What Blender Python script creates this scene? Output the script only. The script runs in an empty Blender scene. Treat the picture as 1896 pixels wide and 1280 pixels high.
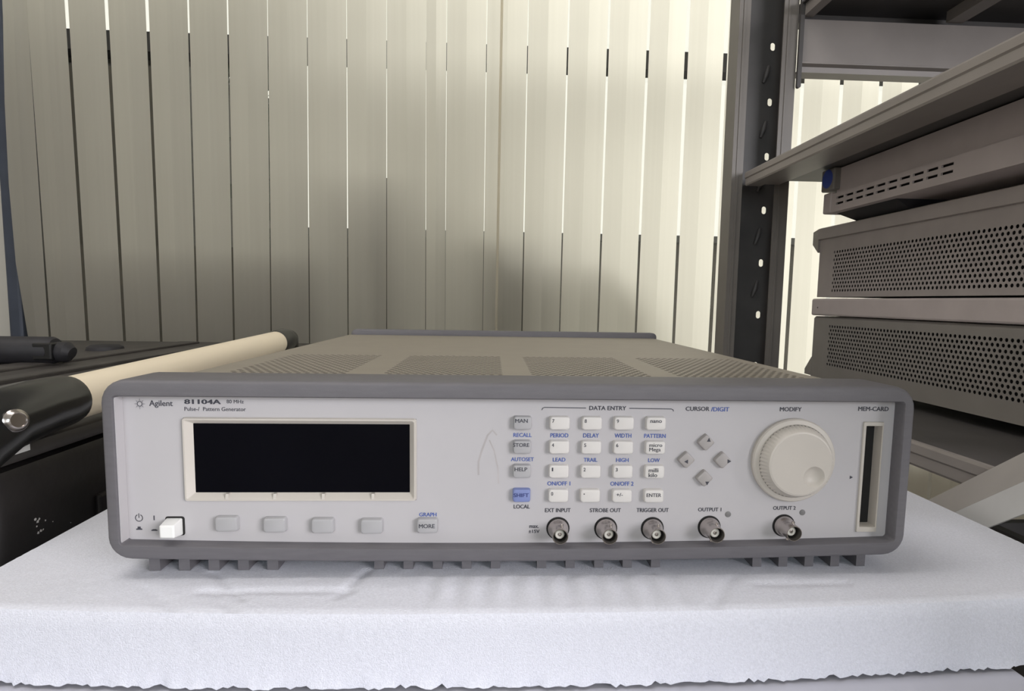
import bpy, math, random
import numpy as np
from mathutils import Vector, Matrix
random.seed(7)
S = bpy.context.scene
COL = S.collection

# ------------------------------------------------------------------ camera
F, CX, CY = 1100.887, 966.206, 665.509          # measured lens of the photograph (pixels of the 1896x1280 frame)
YAW, PITCH, ROLL = 0.05073, 0.098004, 0.0161
CAM = np.array([-0.016114, -0.310006, 0.130596])
def cam_axes():
    cy, sy = math.cos(YAW), math.sin(YAW); cp, sp = math.cos(PITCH), math.sin(PITCH)
    fwd = np.array([sy*cp, cy*cp, -sp]); right = np.array([cy, -sy, 0.0]); up = np.cross(right, fwd)
    c, s = math.cos(ROLL), math.sin(ROLL)
    return c*right + s*up, -s*right + c*up, fwd
RT, UP, FW = cam_axes()
cd = bpy.data.cameras.new('camera'); cam = bpy.data.objects.new('camera', cd); COL.objects.link(cam)
cd.sensor_fit = 'HORIZONTAL'; cd.sensor_width = 36.0; cd.lens = 36.0*F/1896
cd.shift_x = (948-CX)/1896; cd.shift_y = (CY-640)/1896
cd.clip_start = 0.01; cd.clip_end = 100
M = Matrix.Identity(4)
for i in range(3):
    M[i][0], M[i][1], M[i][2], M[i][3] = RT[i], UP[i], -FW[i], CAM[i]
cam.matrix_world = M
S.camera = cam

# ------------------------------------------------------------------ world, lights, exposure
S.view_settings.view_transform = 'Standard'; S.view_settings.look = 'None'
S.view_settings.exposure = 0.0; S.view_settings.gamma = 1.0; S.view_settings.use_curve_mapping = False
S.cycles.max_bounces = 10; S.cycles.diffuse_bounces = 6; S.cycles.glossy_bounces = 4
S.cycles.transparent_max_bounces = 16; S.cycles.use_denoising = True
S.cycles.sample_clamp_indirect = 6
W = bpy.data.worlds.new('sky'); S.world = W; W.use_nodes = True
nt = W.node_tree; nt.nodes.clear()
out = nt.nodes.new('ShaderNodeOutputWorld'); bg = nt.nodes.new('ShaderNodeBackground')
tc = nt.nodes.new('ShaderNodeTexCoord'); sx = nt.nodes.new('ShaderNodeSeparateXYZ'); rp = nt.nodes.new('ShaderNodeValToRGB')
mr = nt.nodes.new('ShaderNodeMapRange'); mr.inputs[1].default_value = -0.2; mr.inputs[2].default_value = 0.6
nt.links.new(tc.outputs['Generated'], sx.inputs[0]); nt.links.new(sx.outputs[2], mr.inputs[0]); nt.links.new(mr.outputs[0], rp.inputs[0])
rp.color_ramp.elements[0].position = 0.2; rp.color_ramp.elements[0].color = (.25, .24, .21, 1)
rp.color_ramp.elements[1].position = 0.3; rp.color_ramp.elements[1].color = (1.0, .95, .85, 1)
nt.links.new(rp.outputs[0], bg.inputs[0]); bg.inputs[1].default_value = 1.2
nt.links.new(bg.outputs[0], out.inputs[0])

def area_light(name, loc, target, sx_, sy_, power, color):
    l = bpy.data.lights.new(name, 'AREA'); l.shape = 'RECTANGLE'; l.size = sx_; l.size_y = sy_; l.energy = power; l.color = color
    o = bpy.data.objects.new(name, l); COL.objects.link(o); o.location = loc
    d = Vector(target)-Vector(loc); o.rotation_euler = d.to_track_quat('-Z', 'Y').to_euler()
    return o
# daylight from the window beside the camera, then an added fill behind it
area_light('window_and_fill_light', (1.85, -1.75, 0.62), (0, 0, 0.02), 1.3, 1.1, 60, (0.97, 0.955, 1.0))
area_light('window_and_fill_light', (-0.45, -2.6, 0.75), (0, 0, 0.0), 1.2, 1.1, 15, (0.78, 0.90, 1.0))
# lamp on the ceiling, left of the bench
area_light('ceiling_light', (-0.75, -0.05, 1.70), (-0.75, -0.05, 0), 1.2, 0.5, 12.5, (1.0, 0.96, 0.93))
sun = bpy.data.lights.new('hazy_sun', 'SUN'); sun.energy = 14; sun.angle = math.radians(34); sun.color = (1.0, .965, .93)
so = bpy.data.objects.new('hazy_sun', sun); COL.objects.link(so)
so.rotation_euler = Vector((0.80, -0.35, -0.45)).to_track_quat('-Z', 'Y').to_euler()

# ------------------------------------------------------------------ helpers
def up(u, v, ax, val):
    """point of the place that lies on the plane ax = val and is seen at photo pixel (u, v)"""
    d = RT*((u-CX)/F) + UP*(-(v-CY)/F) + FW
    k = 'xyz'.index(ax); t = (val-CAM[k])/d[k]
    return CAM + t*d

def mat(name, col, rough=0.5, metal=0.0, nscale=None, namt=0.08, bump=0.0, bscale=400, spec=0.5, coat=0.0, stretch=None):
    m = bpy.data.materials.new(name); m.use_nodes = True; n = m.node_tree; b = n.nodes['Principled BSDF']
    b.inputs['Base Color'].default_value = (*col, 1); b.inputs['Roughness'].default_value = rough; b.inputs['Metallic'].default_value = metal
    b.inputs['Specular IOR Level'].default_value = spec; b.inputs['Coat Weight'].default_value = coat
    t = n.nodes.new('ShaderNodeTexCoord')
    src = t.outputs['Object']
    if stretch:
        mp = n.nodes.new('ShaderNodeMapping'); mp.inputs['Scale'].default_value = stretch
        n.links.new(src, mp.inputs[0]); src = mp.outputs[0]
    if nscale:
        z = n.nodes.new('ShaderNodeTexNoise'); z.inputs['Scale'].default_value = nscale; z.inputs['Detail'].default_value = 4
        n.links.new(src, z.inputs['Vector'])
        r = n.nodes.new('ShaderNodeValToRGB')
        r.color_ramp.elements[0].position = .3; r.color_ramp.elements[1].position = .7
        r.color_ramp.elements[0].color = (*[c*(1-namt) for c in col], 1); r.color_ramp.elements[1].color = (*[min(1, c*(1+namt)) for c in col], 1)
        n.links.new(z.outputs['Fac'], r.inputs[0]); n.links.new(r.outputs[0], b.inputs['Base Color'])
    if bump:
        z2 = n.nodes.new('ShaderNodeTexNoise'); z2.inputs['Scale'].default_value = bscale; z2.inputs['Detail'].default_value = 3
        n.links.new(src, z2.inputs['Vector'])
        bp = n.nodes.new('ShaderNodeBump'); bp.inputs['Strength'].default_value = bump; bp.inputs['Distance'].default_value = 0.002
        n.links.new(z2.outputs['Fac'], bp.inputs['Height']); n.links.new(bp.outputs[0], b.inputs['Normal'])
    return m

MT = dict(
    panel=mat('warm_grey_panel', (.50, .483, .495), .5, nscale=30, namt=.015),
    bezel=mat('slate_grey_plastic', (.130, .124, .134), .55, nscale=60, namt=.06, bump=.15, bscale=900, stretch=(1, 8, 8)),
    cover=mat('parchment_sheet_metal', (.265, .235, .19), .5, nscale=40, namt=.03),
    cream=mat('cream_plastic', (.56, .52, .47), .42, nscale=40, namt=.02),
    white=mat('white_plastic', (.86, .86, .84), .35, nscale=40, namt=.01),
    key=mat('ivory_key_plastic', (.68, .655, .63), .45, nscale=60, namt=.02),
    gkey=mat('grey_key_plastic', (.40, .395, .405), .5, nscale=60, namt=.02),
    akey=mat('taupe_key_plastic', (.38, .355, .345), .5, nscale=60, namt=.02),
    bkey=mat('blue_key_plastic', (.20, .245, .48), .5, nscale=60, namt=.02),
    ink=mat('dark_grey_ink', (.05, .05, .065), .6, nscale=200, namt=.2),
    navy=mat('navy_ink', (.03, .04, .16), .6, nscale=200, namt=.15),
    binK=mat('blue_ink', (.075, .12, .36), .6, nscale=200, namt=.15),
    screen=mat('black_display_glass', (.003, .003, .005), .15, nscale=20, namt=.1, spec=.08),
    dark=mat('dark_cavity', (.012, .011, .011), .8, nscale=50, namt=.1),
    nickel=mat('nickel_plate', (.50, .46, .44), .22, 1.0, nscale=80, namt=.05),
    ins=mat('white_insulator', (.72, .69, .62), .5, nscale=80, namt=.02),
    lamp=mat('grey_indicator_lens', (.19, .185, .185), .4, nscale=80, namt=.03),
    foam=mat('white_packing_foam', (.72, .73, .80), .9, nscale=800, namt=.06, bump=.32, bscale=1500, spec=.3),
    table=mat('grey_table_laminate', (.50, .50, .56), .5, nscale=20, namt=.05),
    rack=mat('taupe_painted_steel', (.27, .243, .225), .45, nscale=14, namt=.08, bump=.05, bscale=60),
    bore=mat('nickel_bore_shaded', (.10, .09, .085), .35, .6, nscale=80, namt=.1),  # nickel darkened inside the connectors, recess shade put into the colour
    post=mat('rack_steel_shaded', (.165, .15, .135), .45, nscale=14, namt=.08, bump=.05, bscale=60),  # same rack steel, shade on the uprights put into the colour
    rackd=mat('dark_and_shaded_steel', (.075, .07, .068), .5, nscale=18, namt=.15),
    flange=mat('brace_steel_shaded', (.40, .375, .36), .5, nscale=18, namt=.06),  # same steel as the brace, darkened for the shade on its upper band
    brace=mat('pale_grey_painted_steel', (.63, .62, .60), .5, nscale=18, namt=.06),
    inst=mat('grey_instrument_case', (.36, .32, .305), .55, nscale=30, namt=.05),
    slab=mat('light_grey_slab', (.50, .44, .43), .55, nscale=30, namt=.05),
    instc=mat('green_grey_instrument_case', (.24, .222, .205), .55, nscale=30, namt=.05),
    rubber=mat('black_rubber', (.018, .017, .02), .6, nscale=60, namt=.2),
    blue=mat('blue_sticker', (.06, .10, .42), .45, nscale=60, namt=.05),
    case=mat('black_moulded_plastic', (.018, .016, .016), .42, nscale=25, namt=.3, bump=.15, bscale=150),
    casetop=mat('dusty_black_plastic', (.045, .04, .037), .5, nscale=18, namt=.3, bump=.1, bscale=80),
    gloss=mat('glossy_black_plastic', (.012, .012, .012), .22, nscale=25, namt=.2),
    tube=mat('cream_handle_tube', (.82, .72, .55), .45, nscale=25, namt=.04, stretch=(1, .15, 1)),
    tubeshade=mat('tan_line', (.5, .36, .2), .5, nscale=25, namt=.04),
    wall=mat('pale_plaster', (.62, .60, .55), .8, nscale=6, namt=.04),
    floor=mat('grey_concrete_floor', (.25, .24, .22), .7, nscale=5, namt=.1),
    frame=mat('dark_window_frame', (.05, .05, .05), .5, nscale=20, namt=.1),
    jamb=mat('blue_grey_aluminium', (.05, .06, .085), .4, .2, nscale=20, namt=.1),
    leaf=mat('dark_green_foliage', (.035, .05, .025), .7, nscale=9, namt=.5),
    brick=mat('dull_brown_render', (.09, .08, .07), .8, nscale=7, namt=.3),
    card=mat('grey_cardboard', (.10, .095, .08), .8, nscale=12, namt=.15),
    paper=mat('white_paper_label', (.7, .7, .68), .6, nscale=40, namt=.03),
    scuff=mat('grey_scuff', (.47, .44, .44), .6, nscale=90, namt=.12),
)
def slat_mat():
    m = bpy.data.materials.new('translucent_blind_fabric'); m.use_nodes = True; n = m.node_tree; n.nodes.clear()
    o = n.nodes.new('ShaderNodeOutputMaterial'); mx = n.nodes.new('ShaderNodeMixShader'); mx.inputs[0].default_value = .82
    d = n.nodes.new('ShaderNodeBsdfDiffuse'); t = n.nodes.new('ShaderNodeBsdfTranslucent')
    tc = n.nodes.new('ShaderNodeTexCoord'); mp = n.nodes.new('ShaderNodeMapping'); mp.inputs['Scale'].default_value = (90, 1, 1.0)
    z = n.nodes.new('ShaderNodeTexNoise'); z.inputs['Scale'].default_value = 1; z.inputs['Detail'].default_value = 3
    r = n.nodes.new('ShaderNodeValToRGB'); r.color_ramp.elements[0].position = .3; r.color_ramp.elements[1].position = .7
    r.color_ramp.elements[0].color = (.80, .765, .68, 1); r.color_ramp.elements[1].color = (.825, .79, .705, 1)
    n.links.new(tc.outputs['Object'], mp.inputs[0]); n.links.new(mp.outputs[0], z.inputs['Vector']); n.links.new(z.outputs['Fac'], r.inputs[0])
    n.links.new(r.outputs[0], d.inputs[0]); n.links.new(r.outputs[0], t.inputs[0])
    n.links.new(d.outputs[0], mx.inputs[1]); n.links.new(t.outputs[0], mx.inputs[2]); n.links.new(mx.outputs[0], o.inputs[0])
    return m
MT['slat'] = slat_mat()
def pane_mat():
    m = bpy.data.materials.new('window_glass'); m.use_nodes = True; n = m.node_tree; n.nodes.clear()
    o = n.nodes.new('ShaderNodeOutputMaterial'); mx = n.nodes.new('ShaderNodeMixShader'); mx.inputs[0].default_value = .06
    t = n.nodes.new('ShaderNodeBsdfTransparent'); t.inputs[0].default_value = (.95, .97, .96, 1)
    g = n.nodes.new('ShaderNodeBsdfGlossy'); g.inputs['Roughness'].default_value = .02
    n.links.new(t.outputs[0], mx.inputs[1]); n.links.new(g.outputs[0], mx.inputs[2]); n.links.new(mx.outputs[0], o.inputs[0])
    return m
MT['pane'] = pane_mat()

class MB:
    def __init__(s): s.v = []; s.f = []
    def add(s, vs, fs):
        k = len(s.v); s.v += [tuple(map(float, p)) for p in vs]; s.f += [tuple(i+k for i in f) for f in fs]; return s
    def box(s, x0, x1, y0, y1, z0, z1):
        v = [(x0,y0,z0),(x1,y0,z0),(x1,y1,z0),(x0,y1,z0),(x0,y0,z1),(x1,y0,z1),(x1,y1,z1),(x0,y1,z1)]
        return s.add(v, [(3,2,1,0),(4,5,6,7),(0,1,5,4),(1,2,6,5),(2,3,7,6),(3,0,4,7)])
    def bbox(s, x0, x1, y0, y1, z0, z1, b=.002):
        """box with bevelled edges (chamfer by stacked loops on z)"""
        def lp(i, z): return rrect(x0+i, x1-i, y0+i, y1-i, max(b*1.2-i, b*.3), z, 3)
        return s.loft([lp(b, z0), lp(b*.3, z0+b*.3), lp(0, z0+b), lp(0, z1-b), lp(b*.3, z1-b*.3), lp(b, z1)])
    def loft(s, loops, cap0=True, cap1=True, close=True):
        n = len(loops[0]); v = [p for l in loops for p in l]; f = []
        for j in range(len(loops)-1):
            for i in range(n if close else n-1):
                a = j*n+i; b = j*n+(i+1) % n; f.append((a, b, b+n, a+n))
        if cap0: f.append(tuple(range(n-1, -1, -1)))
        if cap1: f.append(tuple(range((len(loops)-1)*n, len(loops)*n)))
        return s.add(v, f)
    def lathe(s, c, axis, prof, n=32, cap0=True, cap1=True):
        """prof: list of (radius, distance along axis)"""
        ax = Vector(axis).normalized(); a = ax.orthogonal().normalized(); b = ax.cross(a); c = Vector(c)
        return s.loft([[c+ax*h+(a*math.cos(t)+b*math.sin(t))*r for t in [2*math.pi*i/n for i in range(n)]] for r, h in prof], cap0, cap1)
    def tube(s, pts, rad, n=14):
        P = [Vector(p) for p in pts]; L = []
        if not hasattr(rad, '__len__'): rad = [rad]*len(P)
        ref = None
        for i, p in enumerate(P):
            d = (P[min(i+1, len(P)-1)]-P[max(i-1, 0)]).normalized()
            if ref is None: ref = d.orthogonal().normalized()
            a = (ref-d*ref.dot(d)).normalized(); ref = a; b = d.cross(a)
            L.append([p+(a*math.cos(t)+b*math.sin(t))*rad[i] for t in [2*math.pi*k/n for k in range(n)]])
        return s.loft(L)
    def perf(s, o, ux, uy, w, h, nc, nr, r, depth, nseg=10, slot=0.0, stagger=True):
        """perforated sheet w x h from corner o with nc x nr staggered round holes (slot: extra half-length along uy)"""
        o, ux, uy = Vector(o), Vector(ux).normalized(), Vector(uy).normalized(); nn = ux.cross(uy)
        rh = h/nr; p = w/(nc+.5) if stagger else w/nc
        for j in range(nr):
            off = (.5*p if j % 2 else 0) if stagger else 0
            if stagger:
                a, b = (0, off) if j % 2 else (w-.5*p, w)
                if b > a: s.add([o+ux*a+uy*j*rh, o+ux*b+uy*j*rh, o+ux*b+uy*(j+1)*rh, o+ux*a+uy*(j+1)*rh], [(0, 1, 2, 3)])
            for i in range(nc):
                x0 = off+i*p; cx = x0+p/2; cy = (j+.5)*rh; c = o+ux*cx+uy*cy
                hw, hh = p/2, rh/2
                angs = sorted([2*math.pi*(k+.5)/nseg for k in range(nseg)]); ins = []; outs = []
                for t in angs:
                    ct, st = math.cos(t), math.sin(t)
                    ins.append((r*ct, r*st+(slot if st > 0 else -slot)))
                    k = min(hw/abs(ct) if abs(ct) > 1e-9 else 1e9, hh/abs(st) if abs(st) > 1e-9 else 1e9); outs.append((k*ct, k*st))
                vs = [c+ux*a+uy*b for a, b in ins]+[c+ux*a+uy*b for a, b in outs]+[c+ux*a+uy*b-nn*depth for a, b in ins]
                m = nseg; ca = [math.atan2(hh*sy_, hw*sx_) % (2*math.pi) for sx_, sy_ in ((1,1),(-1,1),(-1,-1),(1,-1))]
                cv = [(hw, hh), (-hw, hh), (-hw, -hh), (hw, -hh)]
                vs += [c+ux*a+uy*b for a, b in cv]; f = []
                for k in range(m):
                    k2 = (k+1) % m; t0 = angs[k]; t1 = angs[k2] if k2 else angs[0]+2*math.pi
                    mid = [3*m+q for q in range(4) if t0 < ca[q] < t1 or t0 < ca[q]+2*math.pi < t1]
                    f.append(tuple([k, m+k]+mid+[m+k2, k2])); f.append((k2, k, 2*m+k)[:0] or (k, k2, 2*m+k2, 2*m+k))
                s.add(vs, f)
        return s
    def build(s, name, m, parent=None, smooth=None):
        me = bpy.data.meshes.new(name); me.from_pydata(s.v, [], s.f); me.update()
        me.materials.append(MT[m] if isinstance(m, str) else m)
        return link(name, me, parent, smooth)

def link(name, me, parent=None, smooth=None):
    o = bpy.data.objects.new(name, me); COL.objects.link(o)
    if smooth is not None and len(me.polygons):
        me.polygons.foreach_set('use_smooth', [True]*len(me.polygons)); me.set_sharp_from_angle(angle=math.radians(smooth))
    if parent is not None:
        o.parent = parent
        if parent.type == 'EMPTY': o.location = -Vector(parent.location)
    return o

def tag(o, label=None, cat=None, group=None, kind=None):
    if label: o['label'] = label
    if cat: o['category'] = cat
    if group: o['group'] = group
    if kind: o['kind'] = kind
    return o
def thing(name, label, cat, loc, group=None):
    o = bpy.data.objects.new(name, None); COL.objects.link(o); o.location = loc; o.empty_display_size = .02
    return tag(o, label, cat, group)
def rrect(x0, x1, y0, y1, r, z=0.0, n=4):
    """rounded rectangle loop in XY at height z, counter-clockwise"""
    P = []
    for cx, cy, a in ((x1-r, y1-r, 0), (x0+r, y1-r, 90), (x0+r, y0+r, 180), (x1-r, y0+r, 270)):
        for k in range(n+1):
            t = math.radians(a+90*k/n); P.append((cx+r*math.cos(t), cy+r*math.sin(t), z))
    return P
def xz(loop, y): return [(a, y, b) for a, b, _ in loop]

# ------------------------------------------------------------------ the room
Y_BL = 1.35          # plane of the blinds
Y_WIN = 1.60         # plane of the window behind them
FL, CE = -0.92, 1.75
XL, XR, YB_, YF_ = -1.75, 2.05, 1.70, -2.75
def struct(name, mb, m, parent=None): return tag(mb.build(name, m, parent), kind='structure') if parent is None else mb.build(name, m, parent)
struct('floor', MB().box(XL-.1, XR+.1, YF_-.1, YB_, FL-.05, FL), 'floor')
struct('ceiling', MB().box(XL-.1, XR+.1, YF_-.1, YB_, CE, CE+.05), 'wall')
struct('wall_left', MB().box(XL-.1, XL, YF_, YB_, FL, CE), 'wall')
b = MB()
b.box(XR, XR+.1, YF_, -2.4, FL, CE).box(XR, XR+.1, -1.1, YB_, FL, CE).box(XR, XR+.1, -2.4, -1.1, FL, -.1).box(XR, XR+.1, -2.4, -1.1, 1.3, CE)
struct('wall_right', b, 'wall')
b = MB()
b.box(XL, -1.6, YF_-.1, YF_, FL, CE).box(-.2, XR, YF_-.1, YF_, FL, CE).box(-1.6, -.2, YF_-.1, YF_, FL, .1).box(-1.6, -.2, YF_-.1, YF_, 1.3, CE)
struct('wall_front', b, 'wall')
WX0, WX1, WZ0, WZ1 = -1.42, 1.95, -.25, 1.6
b = MB()
b.box(XL, WX0, Y_WIN, YB_, FL, CE).box(WX1, XR, Y_WIN, YB_, FL, CE).box(WX0, WX1, Y_WIN, YB_, FL, WZ0).box(WX0, WX1, Y_WIN, YB_, WZ1, CE)
struct('wall_back', b, 'wall')
b = MB()
t = .05
b.box(WX0, WX0+t, Y_WIN, YB_, WZ0, WZ1).box(WX1-t, WX1, Y_WIN, YB_, WZ0, WZ1).box(WX0+t, WX1-t, Y_WIN, YB_, WZ0, WZ0+t).box(WX0+t, WX1-t, Y_WIN, YB_, WZ1-t, WZ1)
b.box(WX0+t, WX1-t, Y_WIN+.01, YB_-.02, .858, .915)
win = struct('window_1', b, 'frame')
MB().box(WX0+t, WX1-t, YB_-.035, YB_-.031, WZ0+t, .858).build('pane', 'pane', win)
MB().box(WX0+t, WX1-t, YB_-.035, YB_-.031, .915, WZ1-t).build('pane', 'pane', win)
struct('trim_1', MB().bbox(-1.338, -1.301, 1.385, 1.43, FL+.001, CE-.001, .006), 'jamb')
struct('trim_2', MB().box(WX0, WX1, 1.40, Y_WIN-.001, WZ0-.03, WZ0), 'wall')

# ------------------------------------------------------------------ outside the window
def hedge(name, label, x0, x1, y, z0, z1, n, seed):
    rnd = random.Random(seed); b = MB()
    for i in range(n):
        c = Vector((rnd.uniform(x0, x1), y+rnd.uniform(0, .25), z0+(z1-z0)*rnd.random()**.8)); r = rnd.uniform(.03, .075)
        a = Vector((rnd.uniform(-1,1), rnd.uniform(-1,1), rnd.uniform(-1,1))).normalized(); d = a.orthogonal().normalized()
        e = a.cross(d)
        b.add([c-a*r, c+d*r*.45, c+a*r, c-d*r*.45+e*r*.2], [(0, 1, 2, 3)])
    o = b.build(name, 'leaf'); tag(o, label, 'hedge'); return o
hedge('hedge', 'tall dark hedge outside the window, glimpsed through the left blind gaps', -.90, -.78, 1.80, FL, 1.00, 480, 3)
o = thing('shed_light_blocker', 'dark shed block added close outside the left end of the window to darken the slats', 'shed', (-1.4, 2.1, FL))  # blocker added to keep sky light off the left slats
MB().box(-1.97, -1.02, 1.735, 2.5, FL, .915).build('wall', 'brick', o)
MB().box(-1.99, -1.005, 1.72, 2.53, .915, .94).build('roof_slab', 'frame', o)
o = thing('outbuilding', 'low dull brown building outside, glimpsed below the sky through the right blind gaps', 'building', (.9, 3.4, FL))
MB().box(-1.2, 2.1, 3.4, 4.4, FL, .50).build('wall', 'brick', o)
MB().box(-1.3, 2.2, 3.3, 4.5, .50, .54).build('roof_slab', 'frame', o)
struct('trim_3', MB().box(-6, 6, YB_+.001, 9, FL-.06, FL-.01), 'floor')
o = tag(MB().box(-2.2, -2.0, 1.72, 2.50, FL, 3.4).build('sun_blocker_wall', 'white'), 'unseen tall pale wall added outside to keep the sun off the left end of the blinds', 'wall')  # added out of view so sunlight fades towards the left blinds
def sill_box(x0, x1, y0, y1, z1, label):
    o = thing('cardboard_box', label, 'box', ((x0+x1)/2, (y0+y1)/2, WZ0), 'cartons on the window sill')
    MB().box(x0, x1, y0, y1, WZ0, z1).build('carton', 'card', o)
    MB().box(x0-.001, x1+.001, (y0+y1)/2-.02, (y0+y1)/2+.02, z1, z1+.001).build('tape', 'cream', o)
o = tag(MB().box(-1.37, -1.03, 1.575, 1.591, WZ0, .80).build('shade_board', 'card'), 'dark upright sheet added on the window sill to block daylight behind the leftmost slats', 'shade_board')  # added to hold back daylight behind the leftmost slats
sill_box(-1.28, -.47, 1.455, 1.56, .270, 'long low carton added on the window sill to darken the lower left blinds')  # added occluder for the dark lower band of the left slats
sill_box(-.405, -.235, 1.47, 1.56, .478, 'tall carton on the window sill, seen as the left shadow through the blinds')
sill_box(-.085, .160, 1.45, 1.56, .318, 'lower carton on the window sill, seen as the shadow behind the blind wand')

# ------------------------------------------------------------------ vertical blind
blind = thing('vertical_blind', 'beige fabric vertical blind of long slats covering the whole back window', 'blind', (0, Y_BL, -.62))
gaps = [((64,220),(92,620),1,4),((129,102),(161.5,615),6,5.5),((202,102),(230,617),6,5),((276,100),(298,617),5.5,4.5),((350,65),(365,612),3,3.5),((422.5,75),(433,617),2.5,3.5),
        ((496,75),(502,610),1.1,2.3),((569,70),(573,620),1.0,2.0),((642,75),(644.5,612),1.0,2.2),((716,90),(716,610),.8,1.5),((789,90),(788,605),.3,1.2),((827,80),(824,610),1.0,.5),
        ((901,80),(893.5,610),1.2,.8),((977,80),(966.5,605),1.6,2.2),((1051.5,80),(1036,620),3,2.2),((1126,80),(1107,615),4,3.2),((1200,80),(1177.5,605),5,4),((1271.5,90),(1247.5,620),6.5,5.5),
        ((1343.5,95),(1313.8,650),7.5,6.5)]
for k in range(1, 11): gaps.append(((1343.5+73*k, 95), (1313.8+71*k, 650), 7, 7))
def line_at(g, side, z):
    (u0, v0), (u1, v1), w0, w1 = g
    a = up(u0+side*w0/2, v0, 'y', Y_BL); c = up(u1+side*w1/2, v1, 'y', Y_BL)
    return a[0]+(c[0]-a[0])*(z-a[2])/(c[2]-a[2])
ZT, ZB = 1.45, -.62
zs = [ZT-(ZT-ZB)*i/10 for i in range(11)]
def slat(fl, fr, i):
    b = MB(); n = 7; d = .0050+.0012*math.sin(i*2.3)
    for z in zs:
        xl, xr = fl(z), fr(z)
        if xr-xl < .004: xr = xl+.004
        for k in range(n):
            t = k/(n-1); prof = (1-abs(2*t-1.04))*d
            b.v.append((xl+(xr-xl)*t, Y_BL-prof, z))
    for j in range(len(zs)-1):
        for k in range(n-1):
            a = j*n+k; b.f.append((a, a+1, a+1+n, a+n))
    return b.build('slat', 'slat', blind)
lp = [up(*q, 'y', Y_BL) for q in ((5,0),(6,100),(10,250),(22,430),(38,560),(52,625))]
lz = [p[2] for p in lp][::-1]; lx = [p[0] for p in lp][::-1]
def left_curve(z): return float(np.interp(z, [ZB]+lz+[ZT], [lx[0]+.055]+lx+[lx[-1]+.01]))
slat(left_curve, lambda z: line_at(gaps[0], -1, z), 0)
for i in range(len(gaps)-1):
    slat(lambda z, g=gaps[i]: line_at(g, 1, z), lambda z, g=gaps[i+1]: line_at(g, -1, z), i+1)
a = up(929.5, 0, 'y', Y_BL-.03); c = up(918.5, 612, 'y', Y_BL-.03); dd = (a-c)
MB().tube([c-dd*.02, c+dd*.5, a+dd*.35], .0034, 8).build('wand', 'slat', blind, 60)['label'] = 'thin white wand'
MB().box(-1.4, 2.0, Y_BL-.02, Y_BL+.02, ZT, ZT+.05).build('head_rail', 'white', blind)

# ------------------------------------------------------------------ table and foam block
tb = thing('work_table', 'grey table under the white foam block', 'table', (-.01, .25, FL))
MB().bbox(-.29, .262, -.085, .64, -.0875, -.0585, .003).build('tabletop', 'table', tb)
for x in (-.26, .232):
    for y in (-.055, .61): MB().box(x-.02, x+.02, y-.02, y+.02, FL, -.0875).build('leg', 'rackd', tb)

FZ1, FZ0 = -.0190, -.0575
FX0, FX1, FY1 = -.2835, .3248, .60
def foam_front(x): return -.0362+.17*max(0, abs(x)-.02)**2
def groove(x, y):
    h = 0.0
    def gau(d, s): return math.exp(-(d/s)**2)
    # pressed-in rounded rectangle and scratches in front of the left foot, faint ribs in front of the middle feet
    if -.165 < x < -.085: h -= .0013*gau(y+.0135, .0022)
    if -.022 < y < .01: h -= .0013*gau(x+.158+(y*.9), .0025)+.0012*gau(x+.086-(y+.0)*.3, .0025)
    if -.036 < y < -.008: h -= .0009*gau(x+.150+(y+.02)*.9, .003)+.0008*gau(x+.18+(y+.02)*1.1, .003)
    if -.036 < y < .0 and -.05 < x < .09: h += .0008*math.sin(x*2*math.pi/.0145)*math.exp(-((y+.012)/.016)**2)
    if .125 < x < .18: h -= .0012*gau(y+.010, .002)
    if -.036 < y < .0: h -= .0009*gau(x-.108-(y+.015)*.7, .003)
    return h
def foam():
    rnd = random.Random(5); b = MB()
    xs = sorted(set([FX0+.0025*i for i in range(int((FX1-FX0)/.0025)+1)]+[FX1]))
    ts = [i*.0025 for i in range(28)]+[.08, .12, .18, .26, .36, .5, .637]
    nx = len(xs)
    def xw(x, y):           # rounded plan corner at front right / left
        r = .055; y0 = foam_front(x)
        return y0
    for j, t in enumerate(ts):
        for x in xs:
            yf = foam_front(x); r = .03
            for e in (FX1,):
                dx = r-abs(e-x)
                if dx > 0: yf += r-math.sqrt(max(r*r-dx*dx, 0))
            y = yf+t*(1 if t < .2 else (FY1-yf)/(.637))
            z = FZ1+(groove(x, y)+rnd.uniform(-.00012, .00012))*(1 if 0 < j < len(ts)-4 else 0)
            if j == 0: z -= .0009
            b.v.append((x, y, z))
    for j in range(len(ts)-1):
        for i in range(nx-1):
            a = j*nx+i; b.f.append((a, a+1, a+1+nx, a+nx))
    # front face rows, from the top edge down to the ragged cut edge
    base0 = [b.v[i] for i in range(nx)]; rows = 9; prev = list(range(nx))
    for q in range(1, rows+1):
        k = len(b.v)
        for i, (x, y, z) in enumerate(base0):
            zz = z+(FZ0+.0004-z)*q/rows; yy = y-.0012*min(1, q*2)+rnd.uniform(-.0002, .0002)
            if q == rows: zz += rnd.uniform(-.0004, .0022)*rnd.random(); yy += rnd.uniform(-.0012, .0008)
            b.v.append((x, yy, zz))
        cur = list(range(k, k+nx))
        for i in range(nx-1): b.f.append((cur[i], cur[i+1], prev[i+1], prev[i]))
        prev = cur
    # sides, back, bottom
    def skirt(idx):
        k = len(b.v); b.v.extend([(b.v[i][0], b.v[i][1], FZ0+.0004) for i in idx])
        for q in range(len(idx)-1): b.f.append((idx[q+1], idx[q], k+q, k+q+1))
    nt_ = len(ts)
    skirt([j*nx for j in range(nt_)]); skirt([j*nx+nx-1 for j in range(nt_)][::-1]); skirt([(nt_-1)*nx+i for i in range(nx)])
    return b.build('foam_block', 'foam', None, 50)
fo = tag(foam(), 'thick white packing foam block with fuzzy cut edge under the pulse generator', 'foam block')

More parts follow.
